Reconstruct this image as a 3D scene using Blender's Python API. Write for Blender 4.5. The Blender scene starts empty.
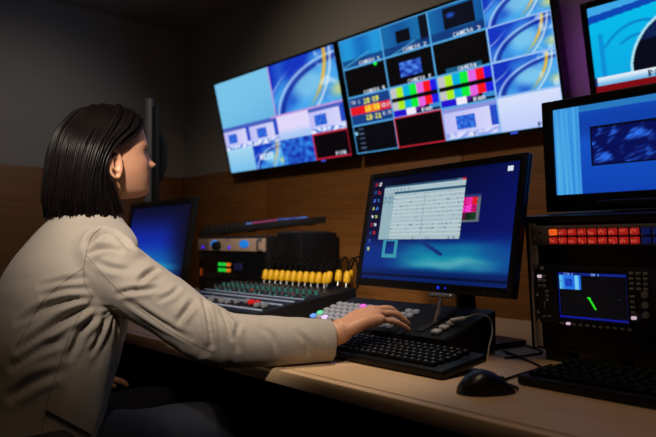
import bpy, bmesh, math, random
import numpy as np
from mathutils import Vector, Matrix, noise
from mathutils.bvhtree import BVHTree
random.seed(7)
PI = math.pi
S = bpy.context.scene
COL = S.collection
V = Vector

# ------------------------------------------------------------------ camera (world: x along the screen wall, y into it)
CAM = V((0, 0, 1.02)); YAW = math.radians(48.4); PITCH = math.radians(2.2); FPX = 638.0
cd = bpy.data.cameras.new('camera'); cam = bpy.data.objects.new('camera', cd); COL.objects.link(cam)
cam.location = CAM; cam.rotation_euler = (PI/2 + PITCH, 0, YAW)
cd.sensor_width = 36; cd.lens = 36*FPX/656; cd.clip_start = .02
cd.dof.use_dof = True; cd.dof.focus_distance = 1.5; cd.dof.aperture_fstop = 3.2
S.camera = cam
S.view_settings.view_transform = 'Standard'; S.view_settings.look = 'None'
S.view_settings.gamma = 1; S.view_settings.exposure = 0; S.view_settings.use_curve_mapping = False
CM = Matrix.Rotation(YAW, 3, 'Z') @ Matrix.Rotation(PI/2 + PITCH, 3, 'X')
def ray(px, py):
    return (CM @ V(((px-328)/FPX, -(py-218.5)/FPX, -1))).normalized()

# ------------------------------------------------------------------ materials
def lin(c): return tuple(((x/12.92) if x <= .04045 else ((x+.055)/1.055)**2.4) for x in c)
def rgb(r, g, b): return lin((r/255, g/255, b/255))
MATS = {}
def mat(name, col, rough=.5, metal=0, emit=None, es=1, spec=.5, bump=0, bscale=60, var=0, sheen=0, sss=0, coat=0):
    if name in MATS: return MATS[name]
    m = bpy.data.materials.new(name); m.use_nodes = True
    nt = m.node_tree; b = nt.nodes['Principled BSDF']
    b.inputs['Base Color'].default_value = (*col, 1); b.inputs['Roughness'].default_value = rough
    b.inputs['Metallic'].default_value = metal; b.inputs['Specular IOR Level'].default_value = spec
    b.inputs['Sheen Weight'].default_value = sheen; b.inputs['Coat Weight'].default_value = coat
    if sss:
        b.inputs['Subsurface Weight'].default_value = sss
        b.inputs['Subsurface Radius'].default_value = (1, .35, .2); b.inputs['Subsurface Scale'].default_value = .006
    if emit:
        b.inputs['Emission Color'].default_value = (*emit, 1); b.inputs['Emission Strength'].default_value = es
    if var or bump:
        tc = nt.nodes.new('ShaderNodeTexCoord'); nz = nt.nodes.new('ShaderNodeTexNoise')
        nz.inputs['Scale'].default_value = bscale; nz.inputs['Detail'].default_value = 5
        nt.links.new(tc.outputs['Object'], nz.inputs['Vector'])
        if var:
            mx = nt.nodes.new('ShaderNodeMix'); mx.data_type = 'RGBA'
            mx.inputs['A'].default_value = (*[c*(1-var) for c in col], 1); mx.inputs['B'].default_value = (*[min(1, c*(1+var)) for c in col], 1)
            nt.links.new(nz.outputs['Fac'], mx.inputs['Factor']); nt.links.new(mx.outputs['Result'], b.inputs['Base Color'])
        if bump:
            bp = nt.nodes.new('ShaderNodeBump'); bp.inputs['Strength'].default_value = bump; bp.inputs['Distance'].default_value = .002
            nt.links.new(nz.outputs['Fac'], bp.inputs['Height']); nt.links.new(bp.outputs['Normal'], b.inputs['Normal'])
    MATS[name] = m; return m
def wood(name, c1, c2, stretch=(1.2, 1.2, 26), rough=.45, axis_scale=3.0):
    m = bpy.data.materials.new(name); m.use_nodes = True; nt = m.node_tree; b = nt.nodes['Principled BSDF']
    tc = nt.nodes.new('ShaderNodeTexCoord'); mp = nt.nodes.new('ShaderNodeMapping'); mp.inputs['Scale'].default_value = stretch
    nz = nt.nodes.new('ShaderNodeTexNoise'); nz.inputs['Scale'].default_value = axis_scale; nz.inputs['Detail'].default_value = 8
    nz.inputs['Roughness'].default_value = .6; nz.inputs['Distortion'].default_value = .4
    cr = nt.nodes.new('ShaderNodeValToRGB'); cr.color_ramp.elements[0].position = .3; cr.color_ramp.elements[1].position = .7
    cr.color_ramp.elements[0].color = (*c1, 1); cr.color_ramp.elements[1].color = (*c2, 1)
    L = nt.links.new
    L(tc.outputs['Object'], mp.inputs['Vector']); L(mp.outputs['Vector'], nz.inputs['Vector']); L(nz.outputs['Fac'], cr.inputs['Fac'])
    L(cr.outputs['Color'], b.inputs['Base Color']); b.inputs['Roughness'].default_value = rough
    bp = nt.nodes.new('ShaderNodeBump'); bp.inputs['Strength'].default_value = .08; L(nz.outputs['Fac'], bp.inputs['Height']); L(bp.outputs['Normal'], b.inputs['Normal'])
    return m
def attr_mat(name, attr, emission, strength=1, rough=.5, sss=0):
    m = bpy.data.materials.new(name); m.use_nodes = True; nt = m.node_tree; b = nt.nodes['Principled BSDF']
    a = nt.nodes.new('ShaderNodeAttribute'); a.attribute_name = attr
    if emission:
        b.inputs['Base Color'].default_value = (.006, .006, .007, 1); b.inputs['Roughness'].default_value = .35
        nt.links.new(a.outputs['Color'], b.inputs['Emission Color']); b.inputs['Emission Strength'].default_value = strength
    else:
        nt.links.new(a.outputs['Color'], b.inputs['Base Color']); b.inputs['Roughness'].default_value = rough
        if sss:
            b.inputs['Subsurface Weight'].default_value = sss; b.inputs['Subsurface Radius'].default_value = (1, .35, .2); b.inputs['Subsurface Scale'].default_value = .005
    return m
M_BLACK = mat('black_plastic', (.006, .006, .0065), .42, spec=.3, bump=.15, bscale=400)
M_GLOSS = mat('glossy_black_plastic', (.005, .005, .006), .25, spec=.35)
M_BMETAL = mat('black_powder_coated_metal', (.006, .006, .007), .5, spec=.3, bump=.1, bscale=300)
M_DGREY = mat('dark_grey_metal', (.035, .036, .04), .45, .3, bump=.1, bscale=200)
M_STEEL = mat('brushed_steel', (.55, .55, .56), .3, 1)
M_KEY = mat('keyboard_key_plastic', (.005, .005, .006), .45, spec=.15)
M_LEGEND = mat('key_legend_print', (.22, .22, .23), .5)
M_RUBBER = mat('black_rubber', (.009, .009, .009), .7)
M_YELLOW = mat('yellow_plug_plastic', (.90, .50, .01), .45)
M_WHITE = mat('white_cable_plastic', (.75, .74, .72), .4)
M_DESK = wood('light_oak_laminate', rgb(214, 178, 138), rgb(226, 192, 152), (.9, 14, 14), .42)
M_PANEL = wood('oak_wall_panelling', rgb(128, 80, 36), rgb(162, 108, 54), (1.0, 1.0, 22), .5)
M_WALL = mat('grey_painted_plaster', (.40, .385, .37), .85, bump=.15, bscale=180)
M_CEIL = mat('grey_painted_ceiling', (.30, .29, .28), .9, bump=.1, bscale=150)
M_FLOOR = mat('dark_carpet', (.03, .03, .035), .95, bump=.5, bscale=500, var=.3)

# ------------------------------------------------------------------ mesh helpers
def spline(pts, n):
    """Catmull-Rom through pts (tuples of any length), n samples per span."""
    P = [np.array(p, float) for p in pts]; P = [2*P[0]-P[1]] + P + [2*P[-1]-P[-2]]
    out = []
    for i in range(1, len(P)-2):
        a, b, c, d = P[i-1:i+3]
        for k in range(n):
            t = k/n
            out.append(.5*((2*b)+(-a+c)*t+(2*a-5*b+4*c-d)*t*t+(-a+3*b-3*c+d)*t**3))
    out.append(P[-2]); return out
class MB:
    def __init__(s): s.bm = bmesh.new(); s.mi = 0
    def _done(s, verts):
        fs = set(f for v in verts for f in v.link_faces)
        for f in fs: f.material_index = s.mi
    def box(s, c, d, bev=0, xf=None, seg=2):
        r = bmesh.ops.create_cube(s.bm, size=1); vs = r['verts']
        for v in vs: v.co = V((v.co.x*d[0]+c[0], v.co.y*d[1]+c[1], v.co.z*d[2]+c[2]))
        for f in set(f for v in vs for f in v.link_faces): f.material_index = s.mi
        allv = list(vs)
        if bev:
            es = list(set(e for v in vs for e in v.link_edges))
            rr = bmesh.ops.bevel(s.bm, geom=es, offset=min(bev, min(d)*.45), segments=seg, affect='EDGES', profile=.5)
            allv = list(set([v for v in vs if v.is_valid] + rr['verts']))
            for f in set(f for v in allv for f in v.link_faces): f.material_index = s.mi
        if xf: 
            for v in allv: v.co = xf @ v.co
        return allv
    def loft(s, rings, cap=True, closed=True, apex0=None, apex1=None):
        bm = s.bm; R = [[bm.verts.new(V(p)) for p in r] for r in rings]; n = len(R[0])
        m = n if closed else n-1
        for a, b in zip(R, R[1:]):
            for i in range(m):
                f = bm.faces.new((a[i], a[(i+1) % n], b[(i+1) % n], b[i])); f.material_index = s.mi
        if cap:
            for ring, ap, flip in ((R[0], apex0, True), (R[-1], apex1, False)):
                c = V(ap) if ap is not None else sum((v.co for v in ring), V())/n
                cv = bm.verts.new(c)
                for i in range(n):
                    t = (ring[i], ring[(i+1) % n], cv)
                    f = bm.faces.new(t[::-1] if flip else t); f.material_index = s.mi
    def tube(s, pts, rad, seg=10, flat=None, up=None, round_caps=False, aspect=None):
        """Tube along pts; rad a number or one per point; aspect (wide, thin) with up as the thin direction."""
        pts = [V(p) for p in pts]; n = len(pts)
        rad = [rad]*n if isinstance(rad, (int, float)) else list(rad)
        if round_caps:
            t0 = (pts[0]-pts[1]).normalized(); t1 = (pts[-1]-pts[-2]).normalized()
            pre = [(pts[0]+t0*rad[0]*math.sin(a), rad[0]*math.cos(a)) for a in (1.45, 1.1, .7, .35)]
            post = [(pts[-1]+t1*rad[-1]*math.sin(a), rad[-1]*math.cos(a)) for a in (.35, .7, 1.1, 1.45)]
            pts = [p for p, _ in pre]+pts+[p for p, _ in post]; rad = [r for _, r in pre]+rad+[r for _, r in post]; n = len(pts)
        T = [(pts[min(i+1, n-1)]-pts[max(i-1, 0)]).normalized() for i in range(n)]
        N = V(up) if up is not None else (V((0, 0, 1)) if abs(T[0].z) < .9 else V((1, 0, 0)))
        rings = []
        for i in range(n):
            if up is not None: N = V(up)
            N = (N - T[i]*N.dot(T[i])).normalized(); B = T[i].cross(N)
            ax, ay = aspect if aspect else (1, 1)
            rings.append([pts[i]+(B*math.cos(2*PI*k/seg)*ax+N*math.sin(2*PI*k/seg)*ay)*rad[i] for k in range(seg)])
        s.loft(rings)
    def cyl(s, a, b, r, seg=20, r2=None): s.tube([a, b], [r, r if r2 is None else r2], seg)
    def quad(s, pts):
        f = s.bm.faces.new([s.bm.verts.new(V(p)) for p in pts]); f.material_index = s.mi
    def ball(s, c, r, seg=16, sc=(1, 1, 1)):
        rr = bmesh.ops.create_uvsphere(s.bm, u_segments=seg, v_segments=max(6, seg//2), radius=r)
        for v in rr['verts']: v.co = V((v.co.x*sc[0]+c[0], v.co.y*sc[1]+c[1], v.co.z*sc[2]+c[2]))
        s._done(rr['verts'])
    def build(s, name, mats, parent=None, xf=None, smooth=35, normals=True):
        if xf is not None: bmesh.ops.transform(s.bm, matrix=xf, verts=s.bm.verts)
        if normals: bmesh.ops.recalc_face_normals(s.bm, faces=s.bm.faces)
        me = bpy.data.meshes.new(name); s.bm.to_mesh(me); s.bm.free()
        return link_mesh(name, me, mats, parent, smooth)
def link_mesh(name, me, mats, parent=None, smooth=35):
    for m in (mats if isinstance(mats, (list, tuple)) else [mats]): me.materials.append(m)
    if smooth:
        me.polygons.foreach_set('use_smooth', [True]*len(me.polygons))
        if smooth < 180: me.set_sharp_from_angle(angle=math.radians(smooth))
    o = bpy.data.objects.new(name, me); COL.objects.link(o)
    if parent: o.parent = parent
    return o
def tag(o, label, cat, group=None):
    o['label'] = label; o['category'] = cat
    if group: o['group'] = group
    return o
def thing(name, label, cat, loc=(0, 0, 0), rz=0, group=None):
    o = bpy.data.objects.new(name, None); COL.objects.link(o); o.empty_display_size = .05
    o.location = loc; o.rotation_euler = (0, 0, rz); return tag(o, label, cat, group)
def struct(o): o['kind'] = 'structure'; return o
def copy_tree(o, parent=None):
    c = o.copy(); COL.objects.link(c); c.parent = parent
    for ch in list(o.children): copy_tree(ch, c)
    return c
def voxel(mb, size, smooth_it=2, fac=.5):
    """Fuse overlapping closed shapes into one continuous surface."""
    bmesh.ops.recalc_face_normals(mb.bm, faces=mb.bm.faces)
    me = bpy.data.meshes.new('fuse'); mb.bm.to_mesh(me); mb.bm.free()
    o = bpy.data.objects.new('fuse', me); COL.objects.link(o)
    r = o.modifiers.new('r', 'REMESH'); r.mode = 'VOXEL'; r.voxel_size = size
    if smooth_it:
        sm = o.modifiers.new('s', 'SMOOTH'); sm.factor = fac; sm.iterations = smooth_it
    dg = bpy.context.evaluated_depsgraph_get(); dg.update()
    out = bpy.data.meshes.new_from_object(o.evaluated_get(dg), depsgraph=dg)
    bpy.data.objects.remove(o); bpy.data.meshes.remove(me)
    return out
def coords(me):
    a = np.empty(len(me.vertices)*3, np.float32); me.vertices.foreach_get('co', a); return a.reshape(-1, 3).astype(float)
def normals_of(me):
    a = np.empty(len(me.vertices)*3, np.float32); me.vertices.foreach_get('normal', a); return a.reshape(-1, 3).astype(float)
def set_coords(me, a): me.vertices.foreach_set('co', a.astype(np.float32).ravel()); me.update()

# ------------------------------------------------------------------ screens: a glowing picture grid, drawn by a function of (u right, v down)
FONT = {'A': '010101111101101', 'B': '110101110101110', 'C': '011100100100011', 'E': '111100110100111', 'M': '101111111101101', 'R': '110101110101101',
        'P': '110101110100100', 'V': '101101101101010', 'W': '101101111111101', 'G': '011100101101011', '0': '111101101101111', '1': '010110010010111',
        '2': '110001010100111', '3': '110001010001110', '4': '101101111001001', '5': '111100110001110', '8': '111101111101111', '9': '111101111001110',
        ':': '000010000010000', ' ': '0'*15, '-': '000000111000000', 'a': '000011101101011', 'X': '101101010101101', 'T': '111010010010010', 'N': '101111111111101'}
def text(u, v, s, x, y, w, h):
    """True where the string s, set in the box x, y, w, h, has ink."""
    if not (x <= u < x+w and y <= v < y+h): return False
    n = len(s); cx = (u-x)/w*(4*n); k = int(cx)//4; i = int(cx) % 4
    if i > 2 or k >= n: return False
    return FONT.get(s[k], FONT[' '])[min(4, int((v-y)/h*5))*3+i] == '1'
SCREEN_M = None
def screen(name, w, h, nx, ny, fn, parent, xf=None, strength=1.0, curve=0):
    global SCREEN_M
    if SCREEN_M is None: SCREEN_M = attr_mat('lit_display', 'picture', True)
    me = bpy.data.meshes.new(name); vs = []; cs = []
    for j in range(ny+1):
        for i in range(nx+1):
            u, v = i/nx, j/ny
            p = V(((u-.5)*w, 0, (1-v)*h)); vs.append(xf @ p if xf is not None else p)
            c = fn(u, v); c = lin([min(1, max(0, x/255)) for x in c]); cs.extend((c[0]*strength, c[1]*strength, c[2]*strength, 1))
    fs = [(j*(nx+1)+i, (j+1)*(nx+1)+i, (j+1)*(nx+1)+i+1, j*(nx+1)+i+1) for j in range(ny) for i in range(nx)]
    me.from_pydata(vs, [], fs); me.update()
    at = me.attributes.new('picture', 'FLOAT_COLOR', 'POINT'); at.data.foreach_set('color', cs)
    return link_mesh(name, me, SCREEN_M, parent, 0)
def mix(a, b, t): t = min(1, max(0, t)); return tuple(x+(y-x)*t for x, y in zip(a, b))
def nz(x, y, z=0): return noise.noise(V((x, y, z)))
def smooth(a, b, x):
    t = min(1, max(0, (x-a)/(b-a))); return t*t*(3-2*t)
def swirl(u, v, k=0):
    """Blue and white station background with crossing light arcs."""
    n = nz(u*3+k*7, v*2.2, k); m = nz(u*9+k*3, v*6, k+5)
    c = mix((14, 50, 190), (70, 165, 235), smooth(.1, .75, .5*u+.45*v+.45*n))
    d = math.hypot((u-.56)*1.15, (v-.55)*1.0)
    c = mix(c, (130, 205, 238), smooth(.40, .12, d)*.85)
    a = math.hypot((u-1.0)*1.05, (v-1.12))-.93; c = mix(c, (12, 24, 140), smooth(.07, 0, abs(a))*.8); c = mix(c, (205, 225, 250), smooth(.035, 0, abs(a-.075))*.75)
    a = math.hypot(u+.18, v*.75)-1.04; c = mix(c, (245, 185, 40), smooth(.045, 0, abs(a))*.95*smooth(1.1, .5, v)); c = mix(c, (245, 245, 235), smooth(.03, 0, abs(a-.075))*.7)
    c = mix(c, (225, 222, 120), smooth(.22, 0, math.hypot(u-1.0, (v-.78)))*.8)
    a = u*.9+v*.75-.42; c = mix(c, (190, 215, 250), smooth(.03, 0, abs(a+.05*n))*.7*smooth(.1, .5, v))
    if u > .72: c = mix(c, (215, 235, 250), smooth(.1, .5, m)*.6)
    return c
def studio(u, v, k=0):
    """Pale lilac studio wall with blue screens and a white desk."""
    c = mix((190, 190, 245), (215, 215, 250), u)
    if v < .16: c = (70, 95, 190)
    if abs(u-.42-.1*k) < .17 and .3 < v < .72: c = mix((30, 70, 200), (60, 130, 230), .5+nz(u*16, v*12, k))
    if u > .86 and .1 < v < .75: c = (35, 75, 200)
    if v > .8: c = mix((235, 240, 255), (90, 130, 220), smooth(-.2, .4, nz(u*9, v*9, k+3)))
    return c
def caption(c, u, v, s, x=.35, w=.5, col=(215, 225, 240)):
    return col if text(u, v, s, x, .86, w, .12) else c
def bars(u, v):
    C = [(195, 195, 200), (170, 235, 30), (0, 175, 220), (10, 235, 60), (225, 100, 225), (250, 20, 30), (30, 25, 225)]
    k = min(6, int(u*7))
    if v < .36: return C[k]
    if v < .50: return (4, 4, 12)
    if v < .76: return C[k]
    if v < .90:
        if u < .3: return (35, 15, 205)
        if u < .5: return (240, 235, 250)
        if u < .58: return (90, 20, 160)
        if u > .78: return (60, 140, 210)
        return (215, 80, 215) if v < .8 and .35 < u < .7 else (8, 6, 30)
    return (240, 235, 250) if .3 < u < .5 else ((35, 15, 205) if u < .3 else (10, 8, 40))
def cyanroom(u, v, k):
    c = mix((18, 110, 190), (30, 150, 215), .5+.5*math.sin(u*9+k))
    if k: c = mix(c, (6, 50, 110), .45)
    if k == 1 and .32 < u < .62 and .28 < v < .66: c = (2, 4, 14)
    if k == 1 and u > .82 and v < .8: c = (2, 8, 26)
    if k == 2 and .28 < u < .85 and .08 < v < .70: c = mix((3, 8, 26), (30, 80, 190), smooth(.12, .02, math.hypot(u-.42, v-.32)))
    if v > .72: c = mix(c, (10, 45, 110), .7)
    a = abs(v-.95+.5*u-.12*k); c = mix(c, (90, 190, 225), smooth(.05, 0, a)*.7*(1 if u < .7 else 0))
    return c
def tv_left(u, v):
    if abs(u-.5) < .004 and v < .5 or abs(v-.5) < .007 and u > .45: return (190, 150, 220)
    if v < .5 or (u < .27 and v < .5):
        if u < .5: return mix((120, 195, 232), (92, 172, 222), smooth(.2, 1, v+u*.4))
        return swirl((u-.5)*2, v*2, 0)
    if v < .75:
        k = int(u*4); return studio(u*4 % 1, (v-.5)*4, (k % 3)-1) if k != 2 else mix((225, 215, 250), (170, 200, 245), smooth(.5, .9, v*4 % 1))
    k = int(u*4); x, y = u*4 % 1, (v-.75)*4
    if k == 0: return mix((165, 215, 240), (120, 190, 235), y)
    if k == 1:
        c = swirl(x, y, 3); return (235, 245, 255) if text(x, y, 'NEXT', .2, .4, .5, .24) else c
    if k == 2: return mix((15, 40, 165), (50, 140, 235), .5+.9*nz(x*7, y*5, 4))
    if x < .03 or x > .97 or y < .05 or y > .95: return (190, 30, 60)
    return (200, 205, 225) if text(x, y, 'PVW', .58, .78, .3, .14) else (4, 2, 8)
def tv_middle(u, v):
    i, j = min(3, int(u*4)), min(3, int(v*4)); x, y = u*4-i, v*4-j
    edge = x < .018 or x > .982 or y < .022 or y > .978
    if i == 1 and j == 3 and edge: return (215, 40, 60)
    if edge and not (i == 3): return (80, 165, 225)
    if edge and i == 3 and j: return (150, 190, 240)
    if i == 3: return swirl(x, y, j) if j < 3 else (caption(mix((215, 225, 250), (190, 205, 250), y), x, y, 'PGM', .6, .3, (60, 70, 140)))
    if j == 0: return caption(cyanroom(x, y, i), x, y, 'CAMERA %d' % (i+1), .42, .5)
    if i == 0 and j == 1:
        c = (2, 2, 5); c = mix(c, (20, 255, 60), smooth(.09, .05, math.hypot((x-.78)*1.7, y-.06))); return caption(c, x, y, 'CAMERA 4', .42, .5)
    if i == 1 and j == 1:
        c = (2, 2, 6)
        if .3 < x < .75 and .28 < y < .75: c = mix((15, 40, 150), (80, 140, 240), .5+nz(x*9, y*8))
        return caption(c, x, y, 'CAMERA 5', .42, .5)
    if i == 2 and j == 1:
        c = (2, 2, 4) if y < .84 or x < .2 or x > .85 else (20, 90, 130); return caption(c, x, y, 'CAMERA 6', .42, .45)
    if i == 0 and j == 2:
        c = (20, 62, 132)
        if .36 < y < .62: c = (232, 20, 30)
        if .36 < y < .62 and .38 < x < .72: c = (250, 120, 40)
        for k, (s, yy) in enumerate((('20:59', .13), ('18:08', .40), ('20:21', .70))):
            if text(x, y, s, .38, yy, .36, .17): c = (240, 240, 60)
        if text(x, y, '00:14', .78, .42, .2, .12) or text(x, y, '0:35', .78, .7, .2, .12) or text(x, y, 'TX 1', .06, .12, .24, .12): c = (200, 210, 230)
        return c
    if j == 2: return (215, 220, 240) if text(x, y, 'BARS', .62, .84, .3, .12) else bars(x, y)
    if i == 0:
        c = (3, 5, 14); c = mix(c, (150, 220, 255), smooth(.1, .03, math.hypot((x-.06)*1.6, y-.28)))
        if .12 < x < .26 and (y*6 % 1) > .72: c = (70, 90, 120)
        return c
    if i == 1: return (3, 1, 3)
    c = studio(x, y, 0); c = mix(c, (205, 200, 250), .5) if y < .17 or y > .8 else c
    return caption(c, x, y, 'STUDIO', .45, .4, (50, 60, 130))
def news(u, v):
    c = mix((0, 190, 235), (10, 165, 225), v)
    if v < .10 - .12*u: c = (60, 165, 230)
    elif v < .19 - .16*u: c = (10, 70, 180)
    for r, w in ((.70, .016), (.56, .014)):
        a = abs(math.hypot((u-.33)*2.1, v-.98)-r); c = mix(c, (8, 105, 190), smooth(w*1.8, 0, a)*.75*(1 if v < .5 else 0))
    if .05 < u < .085 and .33 < v: c = mix(c, (10, 120, 205), .6)
    d = ((u-.62)/.36)**2+((v-.84)/.62)**2
    if v < .83 and d < 1 and u > .262: c = mix((8, 22, 62), (14, 40, 95), .5+nz(u*60, v*60)) if v < .5 else (4, 8, 26)
    elif v < .83 and d < 1.09 and u > .24: c = (170, 225, 240)
    if .83 <= v < .925: c = mix((225, 235, 245), (110, 180, 230), smooth(.835, .925, v)) if u > .012 else (20, 60, 120)
    if text(u, v, 'Ba', .352, .842, .075, .07): c = (20, 24, 50)
    if v >= .925: c = (125, 8, 18)
    return c
def rackscreen(u, v):
    c = mix((22, 92, 205), (14, 66, 178), v)
    c = mix(c, (8, 40, 140), smooth(.25, .05, abs(v-.2))*.5) if u > .15 else c
    if v < .07: c = (40, 120, 190)
    if u < .155:
        s = .5+.5*nz(u*70, v*.8, 2); c = mix((40, 120, 215), (90, 190, 235), s)
    if .21 < u < .75 and .25 < v < .70:
        c = (4, 6, 26)
        if .22 < u < .74 and .275 < v < .675:
            n = nz(u*16, v*9, 5)+.6*nz(u*34+v*20, v*22, 1); c = mix((5, 14, 84), (45, 110, 235), smooth(-.15, .8, n))
    return c
def desktop(u, v):
    c = mix((2, 5, 34), (7, 22, 120), smooth(.1, .75, u*.55+v*.4)); c = mix(c, (4, 10, 70), smooth(.3, 0, u)*.6)
    c = mix(c, (8, 70, 190), smooth(.52, .72, v)*.75)
    n = nz(u*6, v*14, 2); band = smooth(.22, 0, abs(v-.80-.05*n)); c = mix(c, (20, 190, 215), band*smooth(.12, .5, u)*smooth(1.15, .7, u)*.9)
    c = mix(c, (150, 235, 240), smooth(.07, 0, abs(v-.83-.04*n))*smooth(.25, .6, u)*smooth(1.0, .7, u)*.6)
    if v > .86: c = mix(c, (4, 40, 120), smooth(.86, .93, v))
    if .15 < u < .27 and .62 < v < .79 and not (.175 < u < .245 and .63 < v < .755): c = (70, 190, 215)
    if .40 < u < .6 and .6 < v < .76 and abs((u-.40)/.2-(v-.6)/.16) < .12: c = (20, 60, 150)
    if .965 > v > .945: c = mix(c, (2, 10, 50), .8)
    c = mix(c, (0, 0, 10), .22)
    for k in range(9):                                       # two columns of desktop icons
        y = .055+k*.082
        for q, x in enumerate((.03, .062)):
            if k > 6 and q: continue
            if abs(u-x) < .009 and abs(v-y) < .017:
                c = [(200, 40, 50), (70, 110, 220), (220, 225, 235), (40, 90, 160), (190, 200, 120)][(k*3+q*2) % 5] if nz(u*120, v*90, k) > -.15 else c
    if .93 < u < .962 and .03 < v < .075: c = (210, 225, 235)
    if .685 < u < .80 and .24 < v < .475:                    # the small multi-view window
        c = (96, 104, 118)
        if v < .262: c = (40, 50, 110)
        elif u < .778 and v < .455:
            i, j = int((u-.685)/.093*3), int((v-.262)/.193*3); c = [(230, 20, 140), (240, 40, 160), (235, 30, 40), (245, 40, 190), (250, 60, 200), (200, 20, 110), (90, 20, 60), (20, 40, 20), (20, 60, 30)][min(8, j*3+min(i, 2))]
            if nz(u*160, v*90) > .25: c = mix(c, (10, 10, 20), .6)
    if .105 < u < .695 and .085 < v < .615:                   # the dialogue window
        c = (146, 176, 187)
        if v < .105: c = (46, 86, 120) if u < .64 else ((200, 40, 40) if u > .67 else (90, 120, 150))
        elif v < .148: c = (170, 192, 200) if not (u < .33 and .02 < (u*34) % 1 < .4 and .118 < v < .138) else (100, 135, 160)
        elif v < .172 and u > .19: c = (46, 92, 118)
        elif u > .19:
            c = (168, 190, 197)
            r = (v-.18)/.40*11; 
            if 0 <= r < 11:
                if r % 1 > .55 and r % 1 < .85: c = (188, 205, 210)
                if .12 < r % 1 < .34 and nz(u*70, int(r)*3.3) > .22: c = (112, 132, 144)
                if abs(u-.43) < .002: c = (120, 140, 150)
        elif .19 < v < .26 and nz(u*80, v*60) > .1: c = (90, 130, 150)
        if v > .59 and u > .22 and nz(u*60, 3) > .2: c = (125, 145, 155)
    return c
def leftscreen(u, v):
    c = mix((3, 6, 34), (12, 40, 165), smooth(-.05, .5, v)*smooth(1.05, .55, u)); c = mix(c, (12, 105, 175), smooth(.42, .74, v)*smooth(1.1, .5, u))
    c = mix(c, (45, 170, 180), smooth(.07, 0, abs(v-.76-.02*nz(u*8, 1)))*.7*smooth(1.05, .6, u)); return mix(c, (3, 16, 60), smooth(.82, .95, v))
def scope(u, v):
    c = (2, 3, 9)
    if v < .06: c = (12, 34, 130)
    if text(u, v, 'PVW 1', .1, .008, .14, .045) or text(u, v, 'CAM 2', .5, .008, .12, .045): c = (120, 160, 235)
    if .93 < v < .97: c = (14, 24, 150)
    if u < .012 or u > .988: c = (10, 20, 110)
    if .02 < u < .35 and .06 < v < .36:
        c = mix((90, 185, 235), (30, 110, 225), smooth(.03, .12, u)); c = (110, 200, 240) if .25 < u < .31 else c
        if .1 < u < .22 and .13 < v < .29: c = mix((12, 40, 150), (30, 80, 210), .5+nz(u*40, v*30))
    t = (v-.5)/.26
    if 0 < t < 1 and abs(u-(.445+.1*t)) < (.014 if t > .15 else .022): c = (40, 240, 30)
    if nz(u*30, v*24, 9) > .62: c = mix(c, (10, 60, 50), .8)
    return c

# ================================================================== THE ROOM
def slab(name, c, d, m, bev=0):
    b = MB(); b.box(c, d, bev); return struct(b.build(name, m))
XL, XR, YB, YF, ZC = -4.07, 1.5, 2.24, -2.2, 2.53
slab('floor', ((XL+XR)/2, (YB+YF)/2, -.05), (XR-XL+.4, YB-YF+.4, .1), M_FLOOR)
slab('ceiling', ((XL+XR)/2, (YB+YF)/2, ZC+.05), (XR-XL+.4, YB-YF+.4, .1), M_CEIL)
slab('wall_back', ((XL+XR)/2, YB+.06, ZC/2), (XR-XL+.2, .1, ZC), M_WALL)
slab('wall_left', (XL-.06, (YB+YF)/2, ZC/2), (.1, YB-YF+.2, ZC), M_WALL)
slab('wall_right', (XR+.06, (YB+YF)/2, ZC/2), (.1, YB-YF+.2, ZC), M_WALL)
slab('wall_front', ((XL+XR)/2, YF-.06, ZC/2), (XR-XL+.2, .1, ZC), M_WALL)
b = MB(); ZP = 1.48
xs = [XL, -3.055, -1.645, -.235, 1.175, XR]
for a, c in zip(xs, xs[1:]): b.box(((a+c)/2, YB-.004, ZP/2), (c-a-.004, .028, ZP), .0015)
struct(b.build('trim_1', M_PANEL))
b = MB(); ys = [YF, -.6, .8, YB-.02]
for a, c in zip(ys, ys[1:]): b.box((XL+.004, (a+c)/2, ZP/2), (.028, c-a-.004, ZP), .0015)
struct(b.build('trim_2', M_PANEL))
b = MB(); b.box(((XL+XR)/2, YB-.026, .05), (XR-XL-.06, .014, .1), .002); struct(b.build('baseboard_back', M_DGREY))

# ================================================================== WALL SCREENS
def flat_screen(name, label, loc, W, H, tilt, fn, nx, ny, bez=(.012, .012, .012, .016), depth=.045, mount=True, group=None, rz=0, cat='screen'):
    """A wall screen hung by its back; tilt > 0 leans the top into the room."""
    t = thing(name, label, cat, loc, rz, group); X = Matrix.Rotation(tilt, 4, 'X')
    l, r, tp, bo = bez
    b = MB(); b.box((0, depth/2+.004, H/2), (W, depth, H), .006); b.box((0, depth+.012, H*.48), (W*.62, .03, H*.6), .01); b.build('housing', M_BLACK, t, X)
    b = MB()
    b.box((-W/2+l/2, 0, H/2), (l, .014, H), .003); b.box((W/2-r/2, 0, H/2), (r, .014, H), .003)
    b.box((0, 0, H-tp/2), (W-l-r, .014, tp), .003); b.box((0, 0, bo/2), (W-l-r, .014, bo), .003); b.build('bezel', M_GLOSS, t, X)
    sw, sh = W-l-r, H-tp-bo
    screen('display_panel', sw, sh, nx, ny, fn, t, X @ Matrix.Translation(((l-r)/2, -.001, bo)))
    b = MB(); b.box((0, 0, 0), (.03, .006, .006), .001); b.build('power_light', mat('standby_light', (.01, .01, .02), .4, emit=(.05, .1, .9), es=1), t, X @ Matrix.Translation((W*.3, -.0075, bo/2)))
    return t
tl, th = 1.10, .567; TT = math.radians(13.5)
def mount(t, W, H, gap):
    b = MB(); yb = gap
    for x in (-W*.22, W*.22):
        b.box((x, .075, H*.45), (.03, .02, H*.62), .003, Matrix.Rotation(TT, 4, 'X'))
        b.box((x, (yb-.02+.04)/2, H*.7), (.03, yb+.02, .03), .003)
    b.box((0, yb-.012, H*.62), (W*.6, .016, H*.34), .003); return b.build('wall_bracket', M_BMETAL, t)
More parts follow.
